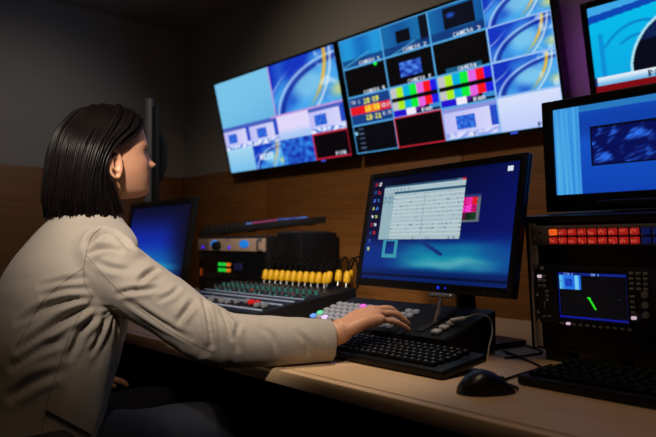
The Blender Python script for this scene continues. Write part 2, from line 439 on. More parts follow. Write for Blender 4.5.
t = flat_screen('wall_screen', 'wall screen with a plain light blue picture beside a large blue swirl', (-2.79, 2.165, 1.437), tl, th, TT, tv_left, 340, 176)
t.location.x = -2.2316-.01-tl/2; mount(t, tl, th, .058)
t = flat_screen('wall_screen', 'wall screen with a four by four grid of pictures and two sets of colour bars', (-2.2316+.003+tl/2, 2.165, 1.437), tl, th, TT, tv_middle, 400, 208)
mount(t, tl, th, .058)
t = flat_screen('monitor', 'small monitor on the wall showing a news picture with a white caption band', (-.775, 2.165, 1.515), .54, .335, math.radians(13), news, 180, 112, (.022, .022, .022, .026), .035, cat='monitor')
mount(t, .54, .335, .058)
b = MB(); b.box((-.20, .046, .17), (.008, .006, .28), .001); b.build('added_wall_glow', mat('violet_added_glow', (.2, .1, .3), .4, emit=rgb(170, 60, 210), es=40), t, Matrix.Rotation(math.radians(13), 4, 'X'))  # unseen glowing strip, added behind the monitor to tint the wall gap violet
GLOWMON = t

# ================================================================== DESK
DZ = .75
t = thing('desk', 'long light oak desk with a square front edge running along the wall', 'desk', (-1.45, 1.42, 0))
b = MB(); b.box((0, .012, DZ-.016), (3.9, 1.144, .032), .0015); b.build('desk_top', M_DESK, t)
b = MB(); b.box((0, -.575, DZ-.016), (3.9, .024, .032), .004); b.build('edge_band', M_DESK, t)
for x in (-1.9, -.62, .72, 1.9):
    b = MB(); b.box((x, .05, (DZ-.033)/2), (.03, .95, DZ-.033), .002); b.build('side_panel', M_DGREY, t)
b = MB(); b.box((0, .35, .42), (3.76, .02, .5), .002); b.build('modesty_panel', M_DGREY, t)

# ================================================================== MONITORS ON THE DESK AND RACK
def desk_monitor(label, loc, rz, W, H, zb, tilt, fn, nx, ny, bez, foot=(.24, .18), back=0, group=None):
    t = thing('monitor', label, 'monitor', loc, rz, group)
    X = Matrix.Translation((0, 0, zb)) @ Matrix.Rotation(tilt, 4, 'X'); l, r, tp, bo = bez
    b = MB(); b.box((0, .010, H/2), (W, .010, H), .003); b.box((0, .024, H/2), (W*.86, .024, H*.86), .010); b.box((0, .045, H*.5), (W*.55, .03, H*.62), .012); b.build('housing', M_BLACK, t, X)
    b = MB()
    b.box((-W/2+l/2, 0, H/2), (l, .014, H), .003); b.box((W/2-r/2, 0, H/2), (r, .014, H), .003)
    b.box((0, 0, H-tp/2), (W-l-r, .014, tp), .003); b.box((0, 0, bo/2), (W-l-r, .014, bo), .003); b.build('bezel', M_BLACK, t, X)
    screen('display_panel', W-l-r, H-tp-bo, nx, ny, fn, t, X @ Matrix.Translation(((l-r)/2, -.001, bo)))
    b = MB()
    for k in range(3): b.box((W*.36+k*.022, -.0072, bo*.45), (.010, .003, .005), .001)
    b.build('button', M_DGREY, t, X)
    b = MB(); top = X @ V((0, .055, H*.42)); b.tube(spline([(0, top.y+back, .012), (0, top.y+.01+back*.6, top.z*.6), tuple(top)], 6), .03, 12, up=(0, 1, 0), aspect=(1.2, .5)); b.build('stand_neck', M_BLACK, t)
    b = MB(); b.box((0, top.y-.02+back*1.2, .008), (foot[0], foot[1], .016), .006); b.build('stand_foot', M_BLACK, t)
    return t
# main monitor: turned a little towards the operator, leaning back
def power(t, x, z, y=-.0078): 
    b = MB(); b.box((x, y, z), (.008, .003, .008), .001); b.build('power_light', mat('blue_power_light', (.01, .01, .05), .4, emit=rgb(20, 50, 240), es=1), t)
t = desk_monitor('tilted desk monitor showing a grey dialogue window on a blue desktop picture', (-1.078, 1.289, DZ), math.radians(-8), .588, .336, .146, math.radians(-10), desktop, 300, 170, (.017, .019, .017, .022), (.26, .17), .085)
b = MB(); b.box((.06, -.008, .011), (.007, .003, .007), .001); b.box((.085, -.008, .011), (.004, .003, .004), .001)
b.build('power_light', mat('blue_power_light', (.01, .01, .05), .4, emit=rgb(20, 50, 240), es=1), t, Matrix.Translation((0, 0, .146)) @ Matrix.Rotation(math.radians(-10), 4, 'X'))
MAINMON = t
t = desk_monitor('desk monitor with a dark blue glowing screen standing beyond the seated woman', (-2.68, 1.30, DZ), 0, .62, .42, .05, math.radians(-9), leftscreen, 80, 50, (.028, .028, .028, .032), (.26, .2))

# ================================================================== RIGHT EQUIPMENT RACK
RT = math.radians(5)
t = thing('equipment_rack', 'black desktop equipment rack with a strip of red lit buttons above a small scope display', 'equipment rack', (-.551, 1.36, DZ))
RX = Matrix.Translation((0, 0, .027)) @ Matrix.Rotation(RT, 4, 'X')
b = MB(); W2 = .2415
b.box((-W2-.010, .17, .147), (.016, .34, .30), .003); b.box((W2+.010, .17, .147), (.016, .34, .30), .003)
b.box((0, .17, .298), (.52, .35, .016), .004); b.box((0, .17, .003), (.50, .34, .01), .002); b.box((0, .335, .147), (.49, .008, .29), .002)
b.build('rack_frame', M_BMETAL, t, RX)
for s in (-1, 1):
    b = MB(); b.box((s*(W2-.006), -.001, .147), (.014, .004, .285), .001); b.box((s*(W2+.001), -.006, .147), (.004, .010, .288)); b.build('rack_rail', mat('pale_rail_metal', (.55, .55, .56), .45, .4), t, RX)  # pale metal line down each front edge of the rack
# button strip (top unit)
b = MB(); b.box((0, .02, .2615), (.482, .05, .044), .0015); b.build('button_strip', mat('grey_panel_paint', (.17, .16, .165), .55, .2, bump=.1, bscale=300), t, RX)
mred = mat('red_lit_button', (.1, .01, .01), .35, emit=rgb(185, 34, 26), es=.62); morg = mat('orange_lit_button', (.15, .05, .01), .35, emit=rgb(235, 95, 20), es=1); mblu = mat('blue_lit_button', (.01, .02, .1), .35, emit=rgb(14, 26, 84), es=.6)
for k in range(16):
    for j in range(2):
        x = -W2+.0585+k*.0223; z = .2505+j*.0185
        if k > 14: continue
        b = MB(); b.box((x, -.010, z), (.0155, .014, .0135), .002)
        o = b.build('button', morg if (k == 0 and j == 1) else (mred if k < 9 else mblu), t, RX)
        b = MB(); q = random.Random(k*2+j)
        for n in range(3): b.box((x-.004+n*.004, -.0173, z+q.uniform(-.003, .003)), (.0022, .0008, .004+q.random()*.003))
        b.build('legend', mat('pale_red_print', (.5, .12, .1), .5, emit=rgb(235, 90, 70), es=.6) if k < 9 else mblu, o, RX)
        b = MB(); b.box((x, -.0052, z), (.0195, .003, .0165), .001); b.build('button_surround', M_BLACK, o, RX)
def screws(pts, r=.0042):
    for x, z in pts:
        b = MB(); b.cyl((x, -.0015, z), (x, -.0055, z), r, 12); b.ball((x, -.0055, z), r*.9, 10, (1, .4, 1)); b.build('screw', M_STEEL, t, RX)
screws([(-W2+.007, .279), (-W2+.008, .255), (-W2+.007, .232), (-W2+.008, .19), (-W2+.007, .125), (-W2+.007, .085), (-W2+.007, .066), (W2-.007, .279), (W2-.007, .255), (W2-.007, .19)])
b = MB()
for z in (.269, .2505): b.cyl((-W2+.024, -.005, z), (-W2+.024, -.0065, z), .0028, 10)
b.build('indicator', mat('dim_red_indicator', (.10, .02, .02), .4), t, RX)
b = MB(); b.box((0, .012, .217), (.455, .02, .05), .001); b.build('blank_panel', M_BMETAL, t, RX)
# scope unit (3U)
b = MB(); b.box((0, .03, .128), (.482, .07, .132), .002); b.build('scope_unit', mat('blue_black_panel', (.016, .019, .026), .45, .2, bump=.1, bscale=300), t, RX)
b = MB(); sx0, sx1, sz0, sz1 = -.180, -.027, .075, .179
for (c, d) in (((sx0-.003, 0, .127), (.006, .010, .116)), ((sx1+.003, 0, .127), (.006, .010, .116)), (((sx0+sx1)/2, 0, sz1+.003), (sx1-sx0, .010, .006)), (((sx0+sx1)/2, 0, sz0-.003), (sx1-sx0, .010, .006))): b.box((c[0], -.006, c[2]), d, .001)
b.build('scope_bezel', M_BLACK, t, RX)
screen('scope_display', sx1-sx0, sz1-sz0, 120, 80, scope, t, RX @ Matrix.Translation(((sx0+sx1)/2, -.0065, sz0)))
mbtn = mat('grey_button', (.26, .26, .27), .45); mlit = mat('white_lit_button', (.5, .45, .45), .4, emit=rgb(225, 195, 215), es=.75)
def sbtn(x, z, w=.0095, h=.006, m=None):
    b = MB(); b.box((x, -.008, z), (w, .007, h), .0018); b.build('button', m or mbtn, t, RX)
for k in range(11): sbtn(-.180+.004+k*.0150, .065, .009, .006, mlit if k == 1 else None)
for c in range(2):
    for r in range(3): sbtn(-.2245+c*.0115, .168-r*.0105, .0095, .007, mlit if (c, r) == (0, 0) else None)
for r in range(3): sbtn(-.207, .134-r*.0095, .0085, .0065)
for r in range(4):
    for c in range(3): sbtn(-.017+c*.0140, .182-r*.0105, .010, .0065)
for r in range(5): sbtn(-.017, .134-r*.011, .010, .0065, mlit if r == 4 else None)
for r in range(3):
    b = MB(); z = .140-r*.0205; b.cyl((.009, -.003, z), (.009, -.015, z), .0075, 20, .0068); o = b.build('knob', mbtn, t, RX)
b = MB(); b.cyl((.008, -.003, .074), (.008, -.011, .074), .016, 28, .015); b.build('jog_dial', M_BLACK, t, RX)
b = MB(); b.cyl((-.218, -.003, .187), (-.218, -.008, .187), .0045, 14); b.build('knob', mat('pale_grey_knob', (.45, .45, .47), .4), t, RX)
b = MB(); b.box((-.216, -.006, .102), (.003, .006, .016), .0008); b.box((-.219, -.006, .076), (.009, .004, .005), .0008); b.box((-.207, -.006, .077), (.009, .004, .005), .0008); b.build('power_switch', mbtn, t, RX)
b = MB(); b.box((0, .012, .034), (.455, .02, .05), .001); b.build('blank_panel', M_BMETAL, t, RX)
for x in (-.2, -.075, .06, .2):
    b = MB(); b.box((x, .03, .0145), (.055, .05, .029), .003); b.build('foot', M_RUBBER, t)

t = desk_monitor('blue lit monitor with a pale striped edge standing on the equipment rack', (-.570, 1.43, 1.100), 0, .470, .265, -.005, math.radians(4), rackscreen, 200, 110, (.027, .027, .022, .040), (.20, .13))

# ================================================================== KEYBOARDS
def keyboard(label, loc, rz, W, D, rows, pitch, tiltdeg=6, mk=M_KEY, legend=M_LEGEND):
    t = thing('keyboard', label, 'keyboard', loc, rz); X = Matrix.Rotation(math.radians(tiltdeg), 4, 'X')
    b = MB(); b.box((0, D/2, .009), (W, D, .018), .005); b.box((0, D*.9, .002), (W*.9, .02, .012), .003); b.build('case', M_BLACK, t, X)
    kb = MB(); lg = MB(); q = random.Random(5)
    n = int((W-.03)/pitch)
    for r in range(rows):
        x = -W/2+.015; y = .022+r*(D-.045)/(rows-1 if rows > 1 else 1)
        off = (0, .25, .5, .75, 0, 0)[r % 6]*pitch*.4
        for k in range(n):
            if r == 0 and 3 <= k < 9:
                if k == 3: kb.box((x+off+5.5*pitch+.5*pitch, y, .0215), (6*pitch-.003, .016, .009), .002)
                continue
            cx = x+off+(k+.5)*pitch
            if cx+pitch*.5 > W/2-.006: continue
            kb.box((cx, y, .0215), (pitch-.003, .0155, .009), .0022, seg=1)
            lg.quad([(cx-.004, y-.001, .0262), (cx-.004+q.uniform(.002, .005), y-.001, .0262), (cx-.003+q.uniform(.0015, .004), y+.0055, .0262), (cx-.004, y+.0055, .0262)])
    ks = kb.build('keys', mk, t, X); lg.build('key_legends', legend, ks, X, 0); ks['kind'] = 'stuff'
    return t
keyboard('black computer keyboard under the cuff and hand of the woman', (-1.03, 1.005, DZ+.001), 0, .47, .155, 6, .0185)
keyboard('dark keyboard lying in shadow in front of the equipment rack', (-.45, 1.085, DZ+.001), 0, .46, .20, 6, .022, 1, mk=mat('matt_black_key', (.004, .004, .004), .6, spec=.12), legend=mat('dim_green_print', (.03, .10, .08), .5))

# ================================================================== VISION SWITCHER CONSOLE
SW = math.radians(15)
t = thing('switcher_console', 'black vision switcher console with rows of pale lit buttons under the hand', 'switcher', (-1.165, 1.165, DZ))
def wedge(W, y0, y1, z0, z1, m, name, t, over=0):
    b = MB(); rings = []
    for x in (-W/2, -W/2+.004, W/2-.004, W/2):
        i = 0 if abs(x) < W/2-.002 else .004
        rings.append([(x, y0+i, .004), (x, y0+i, z0-i), (x, y0+.006+i, z0+.004-i), (x, y1-i, z1-i), (x, y1-i, .004)])
    b.loft(rings); return b.build(name, m, t, smooth=20)
wedge(.51, 0, .20, .05, .05+.20*math.tan(SW), M_BMETAL, 'housing', t)
SX = Matrix.Translation((0, 0, .0525)) @ Matrix.Rotation(SW, 4, 'X')
mk1 = mat('pale_lit_key', (.34, .34, .36), .4, emit=rgb(150, 152, 165), es=.12)
cols = {(0, 0): ('blue', (40, 150, 235)), (0, 1): ('green', (20, 205, 150)), (1, 1): ('white_violet', (205, 170, 235)), (3, 4): ('magenta', (215, 60, 205)), (4, 4): ('magenta', (215, 60, 205))}
for r in range(5):
    for k in range(13):
        if (r, k) in ((3, 9), (3, 10), (4, 9), (4, 10)): continue
        x = -.232+k*.0245; y = .022+r*.0265
        key = (r, k); m = mk1
        nm = {(0, 0): 'blue', (1, 0): 'green', (0, 2): 'white_violet', (4, 4): 'magenta'}.get(key)
        cc = {'blue': (30, 140, 240), 'green': (10, 215, 140), 'white_violet': (225, 190, 245), 'magenta': (225, 60, 210)}
        if nm: m = mat(nm+'_lit_key', (.2, .2, .2), .4, emit=rgb(*cc[nm]), es=1.0)
        b = MB(); b.box((x, y, .005), (.0180, .0160, .010), .004); o = b.build('button', m, t, SX)
for k in range(3):
    b = MB(); b.box((.212, .022+k*.029, .005), (.024, .021, .011), .005); b.build('button', mat('silver_key', (.5, .5, .5), .4), t, SX)
b = MB(); b.box((.157, .09, .001), (.022, .14, .004), .001); b.build('lever_slot', M_RUBBER, t, SX)
b = MB(); b.tube([(.157, .085, 0), (.163, .10, .03), (.168, .112, .058)], .0055, 10, up=(0, 1, 0), aspect=(1.3, .7)); lev = b.build('transition_lever', M_STEEL, t, SX)
b = MB(); b.tube([(.140, .112, .062), (.198, .112, .062)], .0075, 12, round_caps=True, up=(0, 0, 1), aspect=(1, .7)); b.build('lever_handle', mat('satin_silver', (.42, .41, .40), .4, .8), lev, SX)
# white usb cable lying on the console
t = tag(MB().build('x', M_WHITE), '', '') if False else thing('usb_cable', 'white cable with a pale plug arching off the right end of the switcher console', 'cable', (-.94, 1.25, .83))
b = MB(); b.box((0, 0, 0), (.038, .016, .008), .003); b.build('plug', M_WHITE, t, Matrix.Translation((0, 0, .008)) @ Matrix.Rotation(math.radians(60), 4, 'Z') @ Matrix.Rotation(math.radians(-8), 4, 'Y'))
b = MB(); b.tube(spline([(.009, .017, .012), (.03, .04, .020), (.058, .045, .012), (.078, .026, -.015), (.078, .012, -.05), (.076, .010, -.0765)], 8), .0017, 8); b.build('lead', M_WHITE, t)

# ================================================================== AUDIO MIXER
MS = math.atan2(.062, .44)
t = thing('audio_mixer', 'wide black audio mixer with pale fader strips and two red fader caps', 'mixer', (-1.945, 1.13, DZ))
wedge(.66, 0, .44, .05, .05+.44*math.tan(MS), M_BMETAL, 'housing', t)
AX = Matrix.Translation((0, 0, .0525)) @ Matrix.Rotation(MS, 4, 'X')
mstrip = mat('pale_scribble_strip', (.34, .38, .46), .5, emit=rgb(70, 95, 140), es=.22)
for y in (.045, .125, .175, .215):
    b = MB(); b.box((0, y, .0015), (.62, .010 if y < .2 else .007, .003), .0006); b.build('label_strip', mstrip, t, AX)
for k in range(18):
    x = -.289+k*.034
    b = MB(); b.box((x, .088, .001), (.004, .062, .003)); b.build('fader_slot', M_RUBBER, t, AX)
    red = k in (14, 15); y = .062+(.03 if red else .045*random.random())
    b = MB(); b.box((x, y, .010), (.013, .022, .014), .003); b.build('fader_cap', mat('red_cap', (.5, .012, .012), .4, emit=rgb(170, 15, 20), es=.5) if red else mat('grey_cap', (.20, .21, .23), .45), t, AX)
    for r in range(3):
        b = MB(); b.cyl((x, .25+r*.04, .001), (x, .25+r*.04, .016), .0075, 12, .006); b.build('knob', mat('dark_knob', (.05, .055, .065), .4) if r != 1 else mat('teal_knob', (.02, .16, .15), .4), t, AX)
for k in range(18):
    if k % 3 == 1: continue
    b = MB(); b.box((-.256+k*.032, .235, .003), (.007, .005, .004), .001); b.build('indicator_light', mat('teal_indicator', (.01, .05, .05), .4, emit=rgb(20, 150, 140), es=.6), t, AX)
b = MB(); b.box((.19, .268, .003), (.009, .007, .005), .001); b.box((-.06, .268, .003), (.009, .007, .005), .001); b.build('warning_light', mat('red_indicator', (.1, .01, .01), .4, emit=rgb(220, 30, 40), es=.8), t, AX)
# plugs standing in the back edge of the mixer
def plug(label, loc, lean=0, cable=None):
    t = thing('cable_plug', label, 'plug', loc, 0, 'yellow plugs in the audio mixer')
    X = Matrix.Rotation(math.radians(lean), 4, 'Y') @ Matrix.Rotation(math.radians(-12), 4, 'X')
    b = MB(); b.cyl((0, 0, -.001), (0, 0, .013), .0045, 12); b.build('metal_tip', M_STEEL, t, X)
    b = MB(); b.tube([(0, 0, .014), (0, 0, .019), (0, 0, .044), (0, 0, .054)], [.009, .0125, .0125, .008], 12); b.build('boot', M_YELLOW, t, X)
    b = MB(); b.tube(spline([(0, 0, .05), (0, .002, .07), (0, .010, .095), (.002, .025, .105), (.004, .042, .075), (.004, .050, .0)] if cable is None else cable, 6), .0036, 8); b.build('cable', mat('matt_black_cable', (.004, .004, .004), .7, spec=.1), t, X)
    return t
ORD = ['first', 'second', 'third', 'fourth', 'fifth', 'sixth', 'seventh', 'eighth', 'ninth', 'tenth', 'eleventh']
p0 = plug('first yellow plug from the left in the even row on the audio mixer', (-2.114, 1.53, .8585))
for k in range(1, 11):
    p = copy_tree(p0); p.location = (-2.114+k*.0369, 1.53, .8585); p['label'] = '%s yellow plug from the left in the even row on the audio mixer' % ORD[k]
ex = [(-1.690, 1.52, .866, 6, 'raised yellow plug just past the end of the even row of plugs'),
      (-1.660, 1.545, .870, -5, 'yellow plug, second past the end of the even row'),
      (-1.631, 1.565, .873, 6, 'tall leaning yellow plug, third past the end of the even row'),
      (-1.606, 1.535, .868, -4, 'yellow plug at the far right end of the plugs, nearest the desk monitor')]
for x, y, z, a, l in ex: 
    p = plug(l, (x-.015, y-.012, z), a)

# ================================================================== LEFT RACK, CASE AND CONTROL SURFACE
t = thing('rack_unit_case', 'low black rack case with a brown front strip and small blue meters', 'rack case', (-2.47, 1.60, DZ), math.radians(-2))
b = MB(); b.box((0, .2, .15), (.60, .40, .30), .006); b.build('housing', M_BMETAL, t)
FZ = .262
b = MB(); b.box((0, -.006, FZ), (.575, .012, .056), .002); b.build('front_strip', mat('brown_anodised_panel', (.50, .35, .27), .5, .1, bump=.1, bscale=300), t)
for x in (-.12, .135):
    b = MB(); b.tube([(x, -.011, FZ+.004), (x, -.015, FZ+.004)], .028, 20, up=(0, 0, 1), aspect=(1.35, .62)); b.build('meter', mat('blue_meter_glow', (.01, .05, .1), .3, emit=rgb(25, 120, 215), es=.9), t)
for x in (-.235, .01):
    b = MB(); b.ball((x, -.013, FZ-.012), .0075, 12); b.build('indicator', mat('violet_indicator', (.05, .01, .1), .3, emit=rgb(70, 30, 235), es=1), t)
b = MB(); b.cyl((-.085, -.011, FZ-.004), (-.085, -.04, FZ-.006), .021, 24, .018); b.build('knob', M_BLACK, t)
b = MB(); b.tube([(.262, -.012, FZ-.022), (.262, -.03, FZ-.02), (.262, -.03, FZ+.02), (.262, -.012, FZ+.022)], .004, 8)
for z in (-.022, .022): b.box((.262, -.014, FZ+z), (.03, .005, .010), .001)
b.build('handle', M_STEEL, t)
b = MB()
for x, z in ((-.275, .02), (-.02, .022), (0.0, .022), (-.275, -.055)): b.cyl((x, -.011, FZ+z), (x, -.0145, FZ+z), .0045, 10)
b.build('screw', M_STEEL, t)
b = MB(); b.box((0, -.004, .165), (.575, .010, .115), .002); b.build('front_panel', M_GLOSS, t)
for i, (x, cc) in enumerate(((-.075, (20, 215, 60)), (-.038, (20, 215, 60)), (.0, (235, 120, 20)))):
    for z in (.172, .146):
        b = MB(); b.box((x, -.0105, z), (.030, .004, .015), .001); b.build('indicator', mat('lamp_%d' % cc[0], (.01, .02, .01), .4, emit=rgb(*cc), es=.9), t)
b = MB(); b.box((-.258, -.0105, .13), (.010, .004, .035), .001); b.build('indicator', mat('dim_orange', (.05, .02, .01), .4, emit=rgb(150, 60, 15), es=.7), t)
b = MB()
for k in range(3): b.box((.06+k*.024, -.0105, .165), (.012, .004, .03), .001)
b.build('indicator', mat('dim_blue', (.01, .01, .04), .4, emit=rgb(18, 22, 60), es=.7), t)
t = thing('equipment_case', 'plain black equipment case standing behind the row of yellow plugs', 'case', (-2.07, 1.62, DZ))
b = MB(); b.box((0, .10, .1575), (.16, .20, .315), .008); b.build('housing', M_BMETAL, t)
b = MB(); b.box((0, -.004, .155), (.135, .012, .27), .004); b.build('front_panel', M_BLACK, t)
for s in (-1, 1):
    b = MB(); b.box((s*.055, .10, .316), (.02, .16, .007), .003); b.build('top_rail', M_RUBBER, t)
t = thing('control_surface', 'thin dark control surface with small lit buttons lying on the black cases', 'control surface', (-2.56, 1.68, 1.070), math.radians(0))
CX = Matrix.Translation((0, 0, .004)) @ Matrix.Rotation(math.radians(5), 4, 'X') @ Matrix.Rotation(math.radians(-3.0), 4, 'Y')
b = MB(); b.box((0, .14, .012), (.74, .24, .030), .004); b.build('housing', M_DGREY, t, CX)
b = MB()
for x in (-.18, .30):
    for y in (.05, .22):
        b = MB(); b.box((x, y, -.002), (.03, .03, .012), .003); b.build('foot', M_RUBBER, t, CX)
q = random.Random(3)
for k in range(14):
    for r in range(3):
        x = -.32+k*.049; y = .04+r*.065; 
        if k < 8:
            b = MB(); b.cyl((x, y, .026), (x, y, .044+.006*q.random()), .011, 12, .009); b.build('knob', M_RUBBER, t, CX)
        else:
            c = q.choice([(40, 70, 160), (70, 110, 200), (90, 120, 190), (150, 40, 90), (30, 40, 90), (170, 190, 220)])
            b = MB(); b.box((x, y, .030), (.024, .024, .010), .002); b.build('button', mat('lit_%d_%d' % c[:2], (.05, .05, .08), .4, emit=rgb(*c), es=.7), t, CX)

# ================================================================== MOUSE AND DARK CABLES
t = thing('computer_mouse', 'black computer mouse on the desk in front of the monitor', 'mouse', (-.680, .986, DZ), math.radians(-30))
b = MB(); rings = []
for i in range(21):
    u = i/20; y = -.056+.112*u
    e = max(.02, (1-abs(2*u-1)**2.6))**.5
    hgt = .041*(math.sin(PI*min(1, (u*.92+.08)))**.8)*(1.06-.22*u)+.002; wd = .034*e*(1-.10*u)
    ring = []
    for k in range(24):
        a = 2*PI*k/24; cz = math.sin(a); ring.append((wd*math.copysign(abs(math.cos(a))**.8, math.cos(a)), y, (hgt*e**.6)*max(0, cz)**.8 if cz > 0 else -.0002*0+.001))
    rings.append(ring)
b.loft(rings); b.build('shell', mat('satin_black_plastic', (.010, .010, .011), .32), t, smooth=60)
b = MB(); b.tube([(-.003, .030, .0225), (.003, .030, .0225)], .006, 16); b.build('scroll_wheel', M_RUBBER, t)
b = MB(); b.tube(spline([(0, .054, .009), (-.004, .064, .004), (-.030, .066, .0035), (-.060, .062, .0035), (-.082, .078, .0035), (-.133, .15, .0035), (-.20, .25, .0035)], 8), .0024, 8); b.build('cord', M_RUBBER, t)
t = thing('cable', 'thin black cable curving across the desk to the foot of the rack', 'cable', (-.80, 1.30, DZ))
b = MB(); b.tube(spline([(-.10, .08, .003), (-.02, .03, .003), (.05, -.02, .003), (.105, -.075, .003), (.12, -.12, .003), (.10, -.14, .003)], 8), .0026, 8); b.build('lead', M_RUBBER, t)
t = thing('cable', 'short black cable lying close along the rack side behind the mouse cord', 'cable', (-.83, 1.42, DZ))
b = MB(); b.tube(spline([(-.08, .08, .003), (0, .02, .003), (.0, -.06, .003), (-.015, -.12, .003)], 8), .0024, 8); b.build('lead', M_RUBBER, t)

# ================================================================== FLOOR STAND BY THE LEFT WALL
t = thing('floor_stand', 'tall grey post with a rounded dark panel beyond the face of the woman', 'stand', (-3.36, 1.64, 0), math.radians(48))
b = MB(); b.box((-.012, 0, .93), (.040, .04, 1.82), .004); b.build('post', mat('grey_post_metal', (.16, .16, .165), .5, .4), t)
b = MB(); b.box((.028, .01, .95), (.035, .03, 1.70), .004); b.build('cover_strip', M_BMETAL, t)
b = MB(); b.tube([(-.02, .05, 1.52), (-.02, .10, 1.52)], .17, 36, up=(0, 0, 1), aspect=(.52, 1)); b.build('rounded_panel', M_RUBBER, t)
b = MB(); b.box((0, .03, .015), (.42, .42, .03), .008); b.build('base', M_BMETAL, t)
# ================================================================== THE WOMAN AND HER CHAIR  (world axes: she faces the screen wall, +y)
P = thing('person', 'woman with dark bobbed hair and beige jacket reaching to a lit console', 'person', (-1.51, .45, 0))
P0 = V((-1.51, .45, 0)); PINV = Matrix.Translation(-P0)
HC = V((-1.525, .637, 1.232))
M_SKIN = attr_mat('skin', 'tint', False, rough=.5, sss=.08)
def table(rows, zz):
    zs = [r[0] for r in rows]; out = []
    for z in zz:
        i = max(0, min(len(rows)-2, next((k for k in range(len(rows)-1) if zs[k+1] <= z), len(rows)-2)))
        a, b = rows[i], rows[i+1]; t = (z-a[0])/(b[0]-a[0]); p0 = rows[max(0, i-1)]; p3 = rows[min(len(rows)-1, i+2)]
        r = []
        for k in range(1, len(a)):
            m1 = (b[k]-p0[k])/(b[0]-p0[0])*(b[0]-a[0]) if p0 is not a else b[k]-a[k]
            m2 = (p3[k]-a[k])/(p3[0]-a[0])*(b[0]-a[0]) if p3 is not b else b[k]-a[k]
            r.append((2*t**3-3*t*t+1)*a[k]+(t**3-2*t*t+t)*m1+(-2*t**3+3*t*t)*b[k]+(t**3-t*t)*m2)
        out.append(r)
    return out
HEAD = [(.112, .012, -.030, .022), (.106, .042, -.060, .044), (.092, .066, -.082, .060), (.07, .082, -.094, .069), (.045, .090, -.098, .073), (.02, .0915, -.097, .0745),
        (.0, .087, -.092, .073), (-.02, .088, -.085, .0705), (-.04, .090, -.074, .067), (-.06, .0905, -.056, .060), (-.078, .088, -.036, .051), (-.092, .086, -.012, .041), (-.102, .076, .010, .028), (-.106, .060, .030, .014)]
def g(x, s): return math.exp(-(x/s)**2)
def face_bump(x, z):
    ax = abs(x); d = 0
    if -.040 < z < .022:                                        # nose: bridge to tip, then back under
        t = (0.018-z)/.044
        amp = .003+.0275*max(0, t)**1.25 if t < 1 else 0
        if z < -.026: amp = (.003+.0275)*max(0, 1-((-.026-z)/.011))**.7
        d += amp*g(x, .0085+.0065*max(0, min(1, t)))
    d += .006*g(ax-.0125, .006)*g(z+.029, .006)                 # nostril wings
    d += .0085*g(x, .020)*g(z+.0525, .0055)+.0080*g(x, .017)*g(z+.0645, .0055)-.005*g(x, .022)*g(z+.0585, .0028)-.003*g(x, .02)*g(z+.074, .005)
    d += .0055*g(x, .016)*g(z+.091, .011)                       # chin
    d += -.0085*g(ax-.031, .014)*g(z-.006, .0105)+.0035*g(ax-.027, .022)*g(z-.022, .007)   # eye hollows, brows
    d += .004*g(ax-.048, .018)*g(z+.022, .016)                  # cheekbones
    return d
HR = Matrix.Rotation(math.radians(-2), 3, 'Z'); HF = HR @ Matrix.Rotation(math.radians(7), 3, 'X')
def head_pt(th, row, z, grow=0):
    f, bk, w = row; ex = .92
    c, s = math.cos(th), math.sin(th)
    x = (w+grow)*math.copysign(abs(s)**ex, s); y = ((f+grow)*abs(c)**ex if c > 0 else (bk-grow)*abs(c)**ex)
    if c > 0 and not grow: y += face_bump(x, z)*min(1, c*2.2)
    return V((x, y, z))
body = MB()
zz = [.112-.218*i/92 for i in range(93)]
rows = table(HEAD, zz)
body.loft([[HC+HF @ head_pt(2*PI*k/112, r, z) for k in range(112)] for z, r in zip(zz, rows)], apex0=HC+HF @ V((0, -.008, .1135)), apex1=HC+HF @ V((0, .04, -.107)))
# ears
for s in (1, -1):
    pr = []
    for i in range(26):
        a = 2*PI*i/26; pr.append((math.sin(a), math.cos(a)))
    for (r0, r1, tr, dy) in ((.0170, .031, .0044, 0), (.010, .017, .003, .002)):
        pts = [HC+HF @ V((s*(.074+.006+.010*max(0, -ca*.0+.5-sa*.5)*.9), -.023+sa*r0*.95+dy*1.5, -.022+ca*r1-(.004 if ca < 0 else 0))) for sa, ca in pr]
        body.tube(pts+[pts[0], pts[1]], tr, 8)
    body.ball(HC+HF @ V((s*.0740, -.024, -.021)), .0165, 14, (.40, 1.0, 1.72)); body.ball(HC+HF @ V((s*.0785, -.016, -.047)), .0085, 10, (.6, .8, 1))
# neck and trunk (under the clothes)
body.tube(spline([HC+V((0, -.030, .0)), HC+V((0, -.036, -.06)), HC+V((0, -.046, -.11)), V((-1.52, .585, 1.06)), V((-1.515, .57, 1.0))], 5), [.052]*10+[.054]*6+[.060+.012*i for i in range(5)], 24)
TR = [(.56, .435, .165, .115), (.66, .445, .15, .10), (.76, .47, .135, .092), (.87, .51, .145, .10), (.95, .545, .155, .10), (1.01, .57, .13, .08), (1.04, .58, .08, .06)]
def ell(cx, cy, z, rx, ry, n=40, ex=1.0):
    return [(cx+rx*math.copysign(abs(math.cos(2*PI*k/n))**ex, math.cos(2*PI*k/n)), cy+ry*math.copysign(abs(math.sin(2*PI*k/n))**ex, math.sin(2*PI*k/n)), z) for k in range(n)]
body.loft([ell(-1.51, y, z, rx, ry) for z, y, rx, ry in [tuple(r) for r in spline(TR, 4)]])
SHR, ELR, WRR = V((-1.36, .56, .975)), V((-1.194, .734, .822)), V((-1.074, 1.005, .826))
SHL, ELL, WRL = V((-1.675, .58, .975)), V((-1.80, .44, .77)), V((-1.715, .61, .668))
body.tube(spline([V((-1.46, .575, 1.0)), SHR, SHR.lerp(ELR, .5), ELR, V((-1.140, .862, .806)), V((-1.0875, .975, .812)), WRR], 5), [.05]*5+[.045]*5+[.041]*5+[.038]*5+[.034-.0012*i for i in range(5)]+[.028]*5+[.0265], 18)
